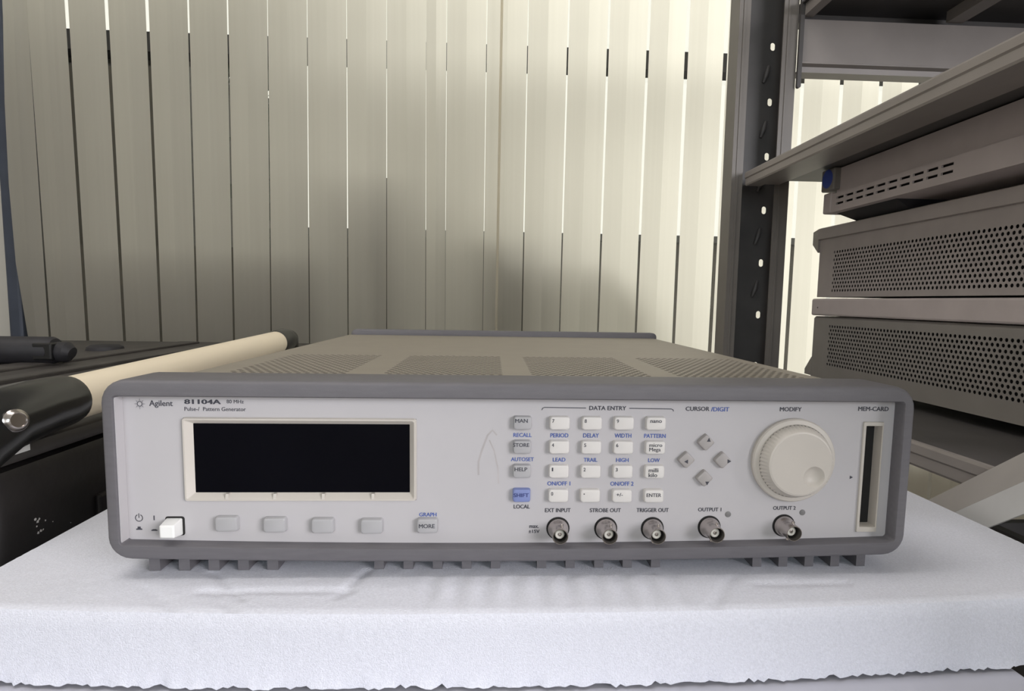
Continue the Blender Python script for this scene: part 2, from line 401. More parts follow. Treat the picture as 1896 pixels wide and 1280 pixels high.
# ------------------------------------------------------------------ the pulse generator
IH = .0786                                   # opening height
YP = .0079                                   # panel plane
gen = thing('pulse_generator', 'wide pale grey bench pulse generator with black display and round knob on the foam block', 'test instrument', (0, .25, FZ1))
def ring_loop(x0, x1, z0, z1, r, y, bow=.003, nc=6, ns=24):
    P = []; hw = (x1-x0)/2; xc = (x0+x1)/2
    def bz(x, z, w): return z-bow*(1-((x-xc)/hw)**2)*w
    for k in range(ns): x = x0+r+(x1-x0-2*r)*k/ns; P.append((x, y, bz(x, z0, 1)))
    for k in range(nc): t = math.radians(270+90*k/nc); x = x1-r+r*math.cos(t); P.append((x, y, bz(x, z0+r+r*math.sin(t), 1)))
    for k in range(6): P.append((x1, y, z0+r+(z1-z0-2*r)*k/6))
    for k in range(nc): t = math.radians(90*k/nc); P.append((x1-r+r*math.cos(t), y, z1-r+r*math.sin(t)))
    for k in range(ns): P.append((x1-r-(x1-x0-2*r)*k/ns, y, z1))
    for k in range(nc): t = math.radians(90+90*k/nc); P.append((x0+r+r*math.cos(t), y, z1-r+r*math.sin(t)))
    for k in range(6): P.append((x0, y, z1-r-(z1-z0-2*r)*k/6))
    for k in range(nc): t = math.radians(180+90*k/nc); x = x0+r+r*math.cos(t); P.append((x, y, bz(x, z0+r+r*math.sin(t), 1)))
    return P
HW = .2095
def P2(u, v, y=YP): p = up(u, v, 'y', y); return p[0], p[2]
def ro(i, y, r): return ring_loop(-.2162+i, .2162-i, -.0083+i, .0872-i, r, y)
b = MB()
b.loft([ring_loop(-HW, HW, 0, IH, .0018, YP+.004), ring_loop(-HW, HW, 0, IH, .0018, .0010), ring_loop(-HW-.0006, HW+.0006, -.0006, IH+.0006, .0022, 0),
        ro(.0022, 0, .010), ro(.0010, .0006, .011), ro(.0003, .0020, .0115), ro(0, .0040, .012), ro(0, .034, .012), ro(.0012, .037, .011), ro(.006, .0375, .010)], False, False)
b.build('front_bezel', 'bezel', gen, 40)
DSP = (-.1789, -.0561, .0211, .0667)
SLT = ((P2(1597, 781)[0]+P2(1584, 985)[0])/2, (P2(1635, 781)[0]+P2(1622, 985)[0])/2, P2(1584, 985)[1], P2(1597, 781)[1])
panel = MB()
def pane_q(x0, x1, z0, z1): panel.add([(x0,YP,z0),(x1,YP,z0),(x1,YP,z1),(x0,YP,z1)], [(0,1,2,3)])
gx = [-HW-.001, DSP[0]+.0003, DSP[1]-.0003, SLT[0]+.0003, SLT[1]-.0003, HW+.001]
for i in range(5):
    if i == 1: pane_q(gx[1], gx[2], -.004, DSP[2]+.0003); pane_q(gx[1], gx[2], DSP[3]-.0003, IH+.001)
    elif i == 3: pane_q(gx[3], gx[4], -.004, SLT[2]+.0003); pane_q(gx[3], gx[4], SLT[3]-.0003, IH+.001)
    else: pane_q(gx[i], gx[i+1], -.004, IH+.001)
panel = panel.build('front_panel', 'panel', gen)

MB().box(-HW, -HW+.0004, .0012, YP-.0001, .0004, IH-.0006).build('panel_lip', 'panel', gen)
# cover with four blocks of round ventilation holes
ZC = .0812; CXW = .2125; YC0, YC1 = .034, .508
blocks = [(-.190, -.1108), (-.0890, -.0076), (.0094, .0929), (.1096, .1990)]
PY0, PY1 = .058, .2150
b = MB()
def quad(x0, x1, y0, y1, z=ZC): b.add([(x0,y0,z),(x1,y0,z),(x1,y1,z),(x0,y1,z)], [(0,1,2,3)])
ex = CXW-.004
quad(-ex, ex, YC0, PY0); quad(-ex, ex, PY1, YC1)
e = [-ex]+[q for bl in blocks for q in bl]+[ex]
for i in range(0, len(e), 2): quad(e[i], e[i+1], PY0, PY1)
for x0, x1 in blocks:
    nc = round((x1-x0)/.0057-.5); nr = round((PY1-PY0)/.00495)
    b.perf((x0, PY0, ZC), (1, 0, 0), (0, 1, 0), x1-x0, PY1-PY0, nc, nr, .0019, .00022, 10)
for sg in (-1, 1):   # rounded edge and side wall
    prof = [(ex*sg, ZC)]+[(sg*(ex+.004*math.sin(math.radians(a))), ZC-.004+.004*math.cos(math.radians(a))) for a in (22.5, 45, 67.5, 90)]+[(sg*CXW, .004)]
    L0 = [(x, YC0, z) for x, z in prof]; L1 = [(x, YC1, z) for x, z in prof]
    b.loft([L0, L1], False, False, False) if sg > 0 else b.loft([L1, L0], False, False, False)
b.add([(-CXW,YC0,-.004),(CXW,YC0,-.004),(CXW,YC1,-.004),(-CXW,YC1,-.004)], [(3,2,1,0)])
for sg in (-1, 1): b.add([(sg*CXW,YC0,.004),(sg*CXW,YC1,.004),(sg*CXW,YC1,-.004),(sg*CXW,YC0,-.004)], [(0,1,2,3)])
b.build('top_cover', 'cover', gen, 30)
MB().box(-.208, .208, .05, .49, 0, .0745).build('inner_chassis', 'dark', gen)
def rear(i, y): return ring_loop(-.2075+i, .2135-i, -.008+i, .0885-i, .006, y, 0)
MB().loft([rear(.006, .5085), rear(.0015, .509), rear(0, .5105), rear(0, .5235), rear(.002, .5255)]).build('rear_bezel', 'bezel', gen, 40)

# toothed feet under the front
def foot(x0, x1, n, w, ztop):
    b = MB(); b.box(x0, x1, .012, .075, ztop-.004, ztop+.004)
    for k in range(n):
        xa = x0+(x1-x0-w)*k/(n-1)
        b.loft([[(xa,.010,FZ1+.0002),(xa+w,.010,FZ1+.0002),(xa+w,.010,ztop),(xa,.010,ztop)], [(xa,.072,FZ1+.0002),(xa+w,.072,FZ1+.0002),(xa+w,.072,ztop),(xa,.072,ztop)]])
    b.build('foot', 'bezel', gen)
def px(u, y=.01): return up(u, 1045, 'y', y)[0]
foot(px(276), px(515), 5, .0058, -.0085); foot(px(693), px(926), 5, .0052, -.0095); foot(px(994), px(1222), 5, .0052, -.0095); foot(px(1393), px(1601), 5, .0052, -.0085)
MB().box(-.16, .16, .40, .47, FZ1+.0002, -.004).build('rear_foot', 'bezel', gen)

# ---- lettering
def text_mesh(name, s, rect, y, m, parent, spacing=1.0, bold=.0, align_h=True, lines=1):
    """s fitted in rect=(x0,z0,x1,z1) on the plane y, facing -Y"""
    cu = bpy.data.curves.new('t', 'FONT'); cu.body = s; cu.size = 1; cu.space_character = spacing; cu.resolution_u = 3; cu.space_line = .85
    ob = bpy.data.objects.new('t', cu); COL.objects.link(ob)
    dg = bpy.context.evaluated_depsgraph_get(); dg.update()
    me = bpy.data.meshes.new_from_object(ob.evaluated_get(dg)); bpy.data.objects.remove(ob); bpy.data.curves.remove(cu)
    n = len(me.vertices); co = np.empty(n*3); me.vertices.foreach_get('co', co); co = co.reshape(-1, 3)
    F0 = [tuple(p.vertices) for p in me.polygons]; bpy.data.meshes.remove(me)
    # bold: the strokes are doubled with tiny shifts
    C_ = []; F_ = []
    for k, (ax_, az_) in enumerate(((-1, 0), (1, 0), (0, .8), (0, -.8)) if bold else ((0, 0),)):
        C_.append(co+np.array([ax_*bold, az_*bold*.6, 0])); F_ += [tuple(i+k*n for i in f) for f in F0]
    co = np.concatenate(C_); n = len(co)
    lo, hi = co.min(0), co.max(0); x0, z0, x1, z1 = rect
    nx_ = x0+(co[:, 0]-lo[0])/(hi[0]-lo[0])*(x1-x0); nz_ = z0+(co[:, 1]-lo[1])/(hi[1]-lo[1])*(z1-z0)
    co2 = np.stack([nx_, y-np.repeat(np.arange(len(C_))*2e-6, n//len(C_)), nz_], 1)
    me = bpy.data.meshes.new(name); me.from_pydata([tuple(v) for v in co2.tolist()], [], F_); me.update(); me.materials.append(MT[m])
    return link(name, me, parent)
def ptext(s, u0, u1, v0, v1, m='ink', bold=.034, spacing=1.0):
    """lettering on the front panel between photo columns u0..u1 and rows v0 (cap line) .. v1 (base line)"""
    x0, zt = P2(u0, v0); x1, zb = P2(u1, v1)
    zc = (P2(u0, v0)[1]+P2(u1, v0)[1])/2; zd = (P2(u0, v1)[1]+P2(u1, v1)[1])/2
    return text_mesh('lettering', s, (x0, zd, x1, zc), YP-.00012, m, panel, spacing, bold)
ptext('Agilent', 276, 320.5, 741.5, 755.5, bold=.022)
ptext('81104A', 341, 409.5, 739.8, 748.6, bold=.045)
ptext('80 MHz', 419.5, 451.5, 740.5, 747.3, bold=.012)
ptext('Pulse-/  Pattern Generator', 341.5, 455.5, 754, 761.3, bold=.012)
ptext('DATA ENTRY', 1091, 1159.5, 752, 759.8)
ptext('CURSOR', 1269.5, 1313.5, 753.2, 761.2)
ptext('/DIGIT', 1316.5, 1350, 754, 762.2, 'binK')
ptext('MODIFY', 1444, 1484, 754, 762)
ptext('MEM-CARD', 1589, 1645, 753.2, 761.4)
ptext('RECALL', 950.5, 984.5, 802, 809.5, 'binK'); ptext('PERIOD', 1019, 1052.5, 802.4, 810.3, 'binK'); ptext('DELAY', 1079.7, 1109, 802.6, 810.5, 'binK')
ptext('WIDTH', 1138, 1169, 803, 810.8, 'binK'); ptext('PATTERN', 1192.5, 1232.5, 803.5, 811.2, 'binK')
ptext('AUTOSET', 946, 988.5, 847, 854.3, 'binK'); ptext('LEAD', 1023.5, 1047, 847.7, 855, 'binK'); ptext('TRAIL', 1080.7, 1106, 848, 855.4, 'binK')
ptext('HIGH', 1140.7, 1164, 848.3, 855.8, 'binK'); ptext('LOW', 1200, 1221.5, 848.8, 856.2, 'binK')
ptext('ON/OFF 1', 1013.3, 1056, 891.6, 899.3, 'binK'); ptext('ON/OFF 2', 1130, 1173, 892, 899.8, 'binK')
ptext('LOCAL', 951, 981, 934.5, 942)
ptext('EXT INPUT', 1009, 1056.5, 941.3, 948.8); ptext('STROBE OUT', 1092, 1149.5, 941.3, 948.8); ptext('TRIGGER OUT', 1178.5, 1238, 941, 948.6)
ptext('OUTPUT 1', 1292.5, 1335.5, 940.2, 947.3); ptext('OUTPUT 2', 1431.5, 1473, 937.3, 944.4)
ptext('max.', 980, 997.5, 973, 978); ptext('\u00b115V', 978.5, 999, 981, 987.2)
ptext('GRAPH', 776, 808.5, 949.3, 956.6, 'binK')
# bracket lines beside DATA ENTRY
def strip(pts, w, m, name, parent=None, closed=False, y=YP-.00012):
    P = [Vector((p[0], 0, p[1])) for p in pts]; b = MB(); L = []; n = len(P)
    for i in range(n):
        d = (P[(i+1) % n]-P[i-1]) if closed else (P[min(i+1, n-1)]-P[max(i-1, 0)]); d.normalize(); q = Vector((-d.z, 0, d.x))*w/2
        L.append([(P[i]-q).x, (P[i]-q).z, (P[i]+q).x, (P[i]+q).z])
    for a in L: b.v += [(a[0], y, a[1]), (a[2], y, a[3])]
    for i in range(n if closed else n-1):
        j = (i+1) % n; b.f.append((2*i, 2*j, 2*j+1, 2*i+1))
    return b, name, m, parent or panel
def put(t): return t[0].build(t[1], t[2], t[3])
put(strip([P2(*q) for q in ((1003.2, 759.6), (1004.5, 756.2), (1008, 754.6), (1085, 755.8))], .00045, 'ink', 'bracket_line'))
put(strip([P2(*q) for q in ((1165, 756.3), (1243, 757.6), (1246, 759), (1247, 762))], .00045, 'ink', 'bracket_line'))
# spark emblem
cx_, cz_ = P2(258.8, 748); b = strip([(cx_+.00125*math.cos(t), cz_+.00125*math.sin(t)) for t in [2*math.pi*k/20 for k in range(20)]], .0004, 'ink', 'emblem', None, True)[0]
for k in range(16):
    t = 2*math.pi*k/16; r1 = .0031 if k % 4 == 0 else (.0029 if k % 2 == 0 else .0021)
    r0 = .0017; w = .00017 if k % 2 == 0 else .0001
    c, s_ = math.cos(t), math.sin(t)
    b.add([(cx_+c*r0-s_*w, YP-.00012, cz_+s_*r0+c*w), (cx_+c*r0+s_*w, YP-.00012, cz_+s_*r0-c*w), (cx_+c*r1, YP-.00012, cz_+s_*r1)], [(0, 1, 2)])
b.build('emblem', 'ink', panel)
# power symbols
cx_, cz_ = P2(257.6, 959.2); b = strip([(cx_+.00185*math.cos(t), cz_+.00185*math.sin(t)) for t in [math.radians(115+310*k/20) for k in range(21)]], .00042, 'ink', 'power_symbol')[0]
yy = YP-.00012
b.add([(cx_-.0002,yy,cz_),(cx_+.0002,yy,cz_),(cx_+.0002,yy,cz_+.0025),(cx_-.0002,yy,cz_+.0025)], [(0,1,2,3)]); b.build('power_symbol', 'ink', panel)
cx_, cz_ = P2(285.5, 959.2); MB().add([(cx_-.0003,yy,cz_-.0013),(cx_+.0003,yy,cz_-.0013),(cx_+.0003,yy,cz_+.0013),(cx_-.0003,yy,cz_+.0013)], [(0,1,2,3)]).build('power_symbol', 'ink', panel)
for (u, v, hh) in ((258, 979, .0018), (286.2, 981, .0010)):
    cx_, cz_ = P2(u, v); cz_ -= .0007
    MB().add([(cx_-.0016,yy,cz_),(cx_+.0016,yy,cz_),(cx_+.0016,yy,cz_+.0006),(cx_+.0008,yy,cz_+.0009),(cx_+.0008,yy,cz_+hh),(cx_-.0008,yy,cz_+hh),(cx_-.0008,yy,cz_+.0009),(cx_-.0016,yy,cz_+.0006)], [tuple(range(8))]).build('power_symbol', 'ink', panel)
cx_, cz_ = P2(1576, 884); MB().add([(cx_-.0009,yy,cz_-.001),(cx_+.001,yy,cz_),(cx_-.0009,yy,cz_+.001)], [(0,1,2)]).build('slot_arrow', 'ink', panel)
# grey scuffs left of the keys
put(strip([P2(*q) for q in ((886, 880), (886, 855), (893, 832), (903, 806), (912, 797), (920, 806))], .0010, 'scuff', 'scuff_mark', y=YP-.00006))
put(strip([P2(*q) for q in ((906, 815), (915, 835), (922, 868), (923, 896))], .0007, 'scuff', 'scuff_mark', y=YP-.00006))

# ---- display with its sloped frame
def rz(p, q): return (min(p[0], q[0]), max(p[0], q[0]), min(p[1], q[1]), max(p[1], q[1]))
ox0, ox1, oz0, oz1 = -.1789, -.0561, .0211, .0667
sx0, sx1, sz0, sz1 = -.1738, -.0602, .0256, .0630
def lpz(x0, x1, z0, z1, r, y): return xz(rrect(x0, x1, z0, z1, r, 0, 3), y)
b = MB()
b.loft([lpz(ox0, ox1, oz0, oz1, .0016, YP-.0002), lpz(ox0+.0005, ox1-.0005, oz0+.0005, oz1-.0005, .0012, YP-.0018), lpz(ox0+.0013, ox1-.0013, oz0+.0013, oz1-.0013, .0010, YP-.0018),
        lpz(sx0, sx1, sz0, sz1, .0003, YP+.0012)], False, False)
dsp = b.build('display_frame', 'cream', gen, 25)
MB().add([(sx0-.0003, YP+.0010, sz0-.0003), (sx1+.0003, YP+.0010, sz0-.0003), (sx1+.0003, YP+.0010, sz1+.0003), (sx0-.0003, YP+.0010, sz1+.0003)], [(0,1,2,3)]).build('display_screen', 'screen', dsp)
for u in (422.5, 510.5, 600, 691.5):
    x = up(u, 922, 'y', YP)[0]; b = MB()
    b.loft([[(x-.0008,YP-.0019,oz0+.0009),(x+.0008,YP-.0019,oz0+.0009),(x+.0008,YP-.0019,oz0+.0014),(x-.0008,YP-.0019,oz0+.0014)],
            [(x-.0008,YP+.0006,sz0-.0002),(x+.0008,YP+.0006,sz0-.0002),(x+.0008,YP-.0012,sz0-.0003),(x-.0008,YP-.0012,sz0-.0003)]])
    b.build('rib', 'cream', dsp)

# ---- keys
def key_mesh(name, w, h, d, m, r=.0012, bev=.0006):
    b = MB()
    b.loft([lpz(-w/2, w/2, -h/2, h/2, r, 0), lpz(-w/2+.0002, w/2-.0002, -h/2+.0002, h/2-.0002, r, -(d-bev)), lpz(-w/2+.0004, w/2-.0004, -h/2+.0004, h/2-.0004, r, -(d-bev*.4)),
            lpz(-w/2+.0010, w/2-.0010, -h/2+.0010, h/2-.0010, r*.7, -d)], False, True)
    o = b.build(name, m, gen, 35); o.location = (0, 0, 0); return o
KD = .0034
KX = [.00995*1.0, .0113]
proto = {}
def put_key(name, kind, u, v, w, h, m, legend=None, lw=None, rows=1, col='ink', at=None, d=KD):
    """key whose front face is centred at photo (u, v)"""
    p = up(u, v, 'y', YP-d); k = (kind, m)
    if k not in proto: proto[k] = key_mesh(name, w, h, d, m); o = proto[k]
    else: o = proto[k].copy(); COL.objects.link(o)
    o.location = Vector((p[0], YP, p[2]))-Vector(gen.location)
    if legend:
        cxl, czl, ww, hh = at
        t = text_mesh('legend', legend, (cxl-ww/2, czl-hh/2, cxl+ww/2, czl+hh/2), -d-.0001, col, o, 1, 0 if legend == '1' else .022)
        t.location = (0, 0, 0)
    return o
cols_top = [967.6, 1036.8, 1096.6, 1156, 1215.3]; cols_bot = [966, 1034.3, 1093.2, 1152.5, 1211.3]
rows_y = [784.3, 829, 874, 919]
legs = [('MAN', '7', '8', '9', 'nano'), ('STORE', '4', '5', '6', 'micro\nMega'), ('HELP', '1', '2', '3', 'milli\nkilo'), ('SHIFT', '0', '.', '+/-', 'ENTER')]
for r in range(4):
    for c in range(5):
        u = cols_top[c]+(cols_bot[c]-cols_top[c])*r/3; v = rows_y[r]+(.9*c/4 if c else 0)
        L = legs[r][c]
        if c == 0:
            m = 'bkey' if r == 3 else 'gkey'; w = .0098
            at = (-.0006, .0014, {'MAN': .0068, 'STORE': .0088, 'HELP': .0069, 'SHIFT': .0083}[L], .0021)
            if r == 3: at = (-.0003, .0005, .0083, .0021)
            put_key('function_key', 'fk', u, v, w, .0074, m, L, at=at, col='navy' if r == 3 else 'ink')
        else:
            w = .0110
            if c < 4:
                at = {'.': (-.0035, .0013, .0007, .0007), '+/-': (-.0016, .0010, .0036, .0019)}.get(L, (-.0036, .0014, .0012 if L != '1' else .00075, .0020))
            else:
                at = {'nano': (-.0002, .0013, .0064, .0015), 'ENTER': (-.0002, .0008, .0082, .0020)}.get(L, (0, 0, .0072, .0050) if r == 1 else (-.0008, -.0002, .0054, .0050))
            put_key('data_key', 'dk', u, v, w, .0074, 'key', L, at=at)
for u, v in ((420.5, 971), (510, 972.8), (599, 974.3), (690, 975.3)):
    put_key('soft_key', 'sk', u-2.5, v+1, .0118, .0082, 'gkey')
put_key('function_key', 'mk', 791, 975.3, .0112, .0082, 'gkey', 'MORE', at=(-.0002, .0002, .0086, .0023))
ARW = [(1308.5, 820.5, 0), (1272, 853, 90), (1339, 853.5, 270), (1305.5, 887, 180)]
for i, (u, v, a) in enumerate(ARW):
    d = .0030; p = up(u, v, 'y', YP-d)
    if i == 0: ak = key_mesh('arrow_key', .0072, .0072, d, 'akey', .0010); o = ak
    else: o = ak.copy(); COL.objects.link(o)
    o.location = Vector((p[0], YP, p[2]))-Vector(gen.location); o.rotation_euler = (0, math.radians(45), 0)
    tu, tv, td = [((1313.9, 813.5), (1270.5, 856), (1354, 855), (1310.7, 898))[i][0], ((1313.9, 813.5), (1270.5, 856), (1354, 855), (1310.7, 898))[i][1], ['u', 'u', 'r', 'd'][i]]
    q = up(tu, tv, 'y', YP-d-.0001); dx, dz = q[0]-p[0], q[2]-p[2]
    tri = {'u': ((-.0011, -.0009), (.0011, -.0009), (.0001, .0014)), 'r': ((-.0009, -.0012), (.0012, 0), (-.0009, .0012)), 'd': ((-.0011, .0009), (0, -.0012), (.0011, .0009))}[td]
    if i == 1: tri = ((.0009, -.0012), (.0009, .0012), (-.0012, 0))
    ca, sa = math.cos(math.radians(45)), math.sin(math.radians(45)); V_ = []
    for ax_, az_ in tri:
        X_, Z_ = dx*.75+ax_, dz*.75+az_; V_.append((X_*ca-Z_*sa, -d-.0001, X_*sa+Z_*ca))
    t = MB().add(V_, [(0, 1, 2)]).build('legend', 'ink', None); t.parent = o; t.location = (0, 0, 0)

# ---- power switch
p = up(325, 974, 'y', YP); x0, z0 = p[0], p[2]
MB().loft([lpz(x0-.0052, x0+.0050, z0-.0053, z0+.0053, .0014, YP-.0001), lpz(x0-.0050, x0+.0048, z0-.0051, z0+.0051, .0014, YP-.0002)]).build('switch_opening', 'dark', gen)
q = up(308.6, 986, 'y', YP-.0085); b = MB()
b.loft([lpz(x0-.0048, x0+.0038, z0-.0050, z0+.0043, .0008, YP-.0002), lpz(q[0]-.0040, q[0]+.0036, q[2]-.0035, q[2]+.0034, .0007, YP-.0078), lpz(q[0]-.0032, q[0]+.0029, q[2]-.0028, q[2]+.0027, .0006, YP-.0085)], False, True)
b.build('power_switch', 'white', gen, 30)['label'] = 'white square power push switch'

# ---- knob
kb = Vector((.1523, YP, .0446)); b = MB()
prof = [(.0236, 0), (.0236, .0022), (.0229, .0030), (.0208, .0036), (.0205, .0042)]
b.lathe(kb, (0, -1, 0), prof, 64, False, False)
n = 120; L = []
for h, r0 in ((.0042, .0204), (.0095, .0182), (.0101, .0177), (.0104, .0168)):
    ridge = .00025 if h < .0098 else 0
    L.append([(kb.x+(r0+(ridge if k % 2 else -ridge))*math.cos(2*math.pi*k/n), YP-h, kb.z+(r0+(ridge if k % 2 else -ridge))*math.sin(2*math.pi*k/n)) for k in range(n)])
b.loft(L, False, False)
# front face with a round finger dimple
dc = up(1507.6, 884, 'y', YP-.0104); dr = .0059; nf = 48
outer = [(kb.x+.0168*math.cos(2*math.pi*k/nf), YP-.0104, kb.z+.0168*math.sin(2*math.pi*k/nf)) for k in range(nf)]
def dl(r, y): return [(dc[0]+r*math.cos(2*math.pi*k/nf), y, dc[2]+r*math.sin(2*math.pi*k/nf)) for k in range(nf)]
b.loft([outer, dl(dr, YP-.0104), dl(dr*.93, YP-.0100), dl(dr*.75, YP-.0088), dl(dr*.45, YP-.0079), dl(dr*.15, YP-.0076)], False, True)
b.build('rotary_knob', 'cream', gen, 28)

# ---- memory card slot
fx0, zt = P2(1597, 781); fx1, _ = P2(1635, 781); _, zb = P2(1584, 985)
fx0 = (P2(1597, 781)[0]+P2(1584, 985)[0])/2; fx1 = (P2(1635, 781)[0]+P2(1622, 985)[0])/2
ix0, ix1, iz0, iz1 = fx0+.0019, fx1-.0008, zb+.0030, zt-.0024
b = MB()
b.loft([lpz(fx0, fx1, zb, zt, .0006, YP-.0001), lpz(fx0+.0003, fx1-.0003, zb+.0003, zt-.0003, .0005, YP-.0009), lpz(ix0-.0003, ix1+.0003, iz0-.0003, iz1+.0003, .0004, YP-.0009),
        lpz(ix0, ix1, iz0, iz1, .0003, YP-.0005), lpz(ix0+.0002, ix1-.0003, iz0+.0004, iz1-.0004, .0003, YP+.0062)], False, False)
slot = b.build('card_slot_frame', 'cream', gen, 20)
MB().add([(ix0,YP+.0060,iz0),(ix1,YP+.0060,iz0),(ix1,YP+.0060,iz1),(ix0,YP+.0060,iz1)], [(0,1,2,3)]).build('card_slot', 'dark', slot)

# ---- BNC connectors
for i, (u, v) in enumerate(((1033, 978.5), (1121.4, 978.5), (1207.6, 978.5), (1312.8, 975.8), (1450.6, 973.2))):
    x, z = P2(u, v); c = (x, YP, z)
    hole = MB().lathe(c, (0, -1, 0), [(.0065, 0), (.0065, .0002)], 32).build('connector_hole', 'dark', gen)
    b = MB(); b.lathe(c, (0, -1, 0), [(.0057, .0002), (.0057, .0016), (.0052, .0028), (.0047, .0038), (.0044, .0050), (.00435, .0118), (.0042, .0123), (.0039, .0123)], 36, False, False)
    for sg in (1, -1):
        b.lathe((x+.0012*sg, YP-.0078, z+.0040*sg), (.25*sg, 0, sg), [(.0009, 0), (.0009, .0012), (.0006, .0015)], 10)
    sh = b.build('bnc_connector', 'nickel', gen, 40)
    MB().lathe(c, (0, -1, 0), [(.0039, .0123), (.0037, .0118), (.0036, .0050), (.0010, .0048)], 32, False, False).build('bore', 'bore', sh, 40)
    MB().lathe(c, (0, -1, 0), [(.0026, .0058), (.0026, .0086), (.0022, .0090), (.0011, .0090), (.0010, .0076)], 24, False, False).build('insulator', 'ins', sh, 40)
    MB().lathe(c, (0, -1, 0), [(.0010, .0074), (.0009, .0086), (.00045, .0087), (.0004, .0080)], 16, False, True).build('contact_pin', 'nickel', sh, 40)
for u, v in ((1348, 952.6), (1485.6, 949.2)):
    x, z = P2(u, v); MB().lathe((x, YP, z), (0, -1, 0), [(.0017, 0), (.0016, .0003), (.0010, .0005)], 24).build('indicator_lamp', 'lamp', gen, 40)

# ------------------------------------------------------------------ storage rack
rack = thing('storage_rack', 'taupe steel storage rack with slotted upright right of the pulse generator', 'rack', (.80, .25, FL))
RY0, RY1, RX1 = -.16, .57, 1.75
def channel_post(x0, y, flip, name='upright', holes=True):
    """open C channel seen from the front: two lips, side walls and a slotted web at the back"""
    b = MB(); s = -1 if flip else 1; w = .0870; lip = (.0165, .0215); dep = .035*s; t = .002
    z0, z1 = FL, 1.35
    for a, c in ((x0, x0+lip[0]), (x0+w-lip[1], x0+w)):
        b.box(a, c, min(y, y+t*s), max(y, y+t*s), z0, z1)
        b.box(a+.006, a+.009, min(y, y-.0012*s), max(y, y-.0012*s), z0, z1)
    for a in (x0, x0+w-t): b.box(a, a+t, min(y+t*s, y+dep), max(y+t*s, y+dep), z0, z1)
    pitch = .0802; hx = x0+.0665 if not flip else x0+.0435
    zc = .1148; zs0 = zc-pitch/2
    k0 = int((zs0-z0)/pitch); zz0 = zs0-k0*pitch; n = int((z1-zz0)/pitch)
    yw = y+dep
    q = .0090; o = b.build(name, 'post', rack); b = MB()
    for (a, c) in ((x0+t, hx-q), (hx+q, x0+w-t)): b.box(a, c, min(yw, yw+.0015*s), max(yw, yw+.0015*s), z0, z1)
    b.add([(hx-q,yw,z0),(hx+q,yw,z0),(hx+q,yw,zz0),(hx-q,yw,zz0)], [(0,1,2,3)])
    b.add([(hx-q,yw,zz0+n*pitch),(hx+q,yw,zz0+n*pitch),(hx+q,yw,z1),(hx-q,yw,z1)], [(0,1,2,3)])
    b.perf((hx-q, yw, zz0), (1, 0, 0), (0, 0, 1), 2*q, n*pitch, 1, n, .0036, -.0015, 16, .0022, False)
    b.build('slotted_web', 'rackd', o); return o  # web is the upright's steel, its recess shade put into a darker colour
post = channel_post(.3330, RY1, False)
# pressed half-slots in the web between the holes
yw = RY1+.035
for k in range(5):
    z = .1148+.0802*(k+.5); b = MB()
    b.tube([(.388, yw-.001, z-.012), (.391, yw-.004, z), (.395, yw-.001, z+.012)], [.0025, .004, .0025], 8)
    b.build('pressed_tab', 'rackd', post, 50)
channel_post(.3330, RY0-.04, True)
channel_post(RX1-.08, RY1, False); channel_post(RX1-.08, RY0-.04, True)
def shelf(z0, z1, name_edge='shelf_edge'):
    b = MB(); x = .3517; H = z1-z0
    # folded sheet edge: outer face with two pressed bevels, bottom return, inner lip
    prof = [(x+.0012, z1), (x, z1-.002), (x, z1-H*.42), (x+.0014, z1-H*.50), (x+.0014, z0+.002), (x+.0024, z0), (x+.024, z0), (x+.024, z0+.003), (x+.052, z0+.003), (x+.052, z0+.008), (x+.006, z0+.008), (x+.006, z1)]
    b.loft([[(a, RY0+.0, c) for a, c in prof], [(a, RY1-.002, c) for a, c in prof]])
    b.build(name_edge, 'rack', rack)
    MB().box(x+.0065, RX1-.01, RY0, RY1-.003, z0+.0085, z1-.001).build('shelf_deck', 'rackd', rack)
    for q in (.93, 1.35): MB().box(q, q+.05, RY0+.01, RY1-.01, z0-.004, z0+.008).build('deck_rib', 'rack', rack)
shelf(.3040, .3238); shelf(-.0076, .0138); shelf(-.4000, -.3786)
# upper level: long back beam, deck and ribs
b = MB(); prof = [(RY1, .5414), (RY1, .4833), (RY1-.004, .4815), (RY1-.004, .4790), (RY1+.004, .4770), (RY1+.006, .4700), (RY1+.030, .4700), (RY1+.030, .4715), (RY1+.008, .4725), (RY1+.008, .5400), (RY1+.03, .5400), (RY1+.03, .5414)]
b.loft([[(.4262, a, c) for a, c in prof], [(RX1-.085, a, c) for a, c in prof]]); b.build('long_beam', 'rack', rack)
MB().box(.4215, RX1-.08, RY0, RY1+.03, .5600, .5625).build('shelf_deck', 'rackd', rack)
MB().box(.4262, RX1-.085, RY1+.026, RY1+.028, .5400, .5600).build('deck_flange', 'rackd', rack)
for a, c in ((.4262, .4400), (.640, .664), (.95, .975), (1.25, 1.275)):
    MB().box(a, c, RY0, RY1, .5440, .5598).build('deck_rib', 'rack', rack)
b = MB(); b.loft([xz(rrect(.4203, .4260, .4440, .640, .0027, 0, 4), RY1-.006), xz(rrect(.4203, .4260, .4440, .640, .0027, 0, 4), RY1-.001)]); b.build('beam_connector', 'rackd', rack)
# sloping brace at the side of the rack
def brace():
    a = Vector((0, -.10, .1335)); d = Vector((0, .0635, -.0476)).normalized(); nrm = Vector((0, .0476, .0635)).normalized()
    p0 = Vector((0, .0555, .0170)); L = []
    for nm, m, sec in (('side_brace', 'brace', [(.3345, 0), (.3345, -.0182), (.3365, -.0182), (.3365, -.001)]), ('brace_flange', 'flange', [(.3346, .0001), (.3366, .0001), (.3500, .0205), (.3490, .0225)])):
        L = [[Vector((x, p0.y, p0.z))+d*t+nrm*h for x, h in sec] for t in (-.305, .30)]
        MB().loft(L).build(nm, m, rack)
brace()

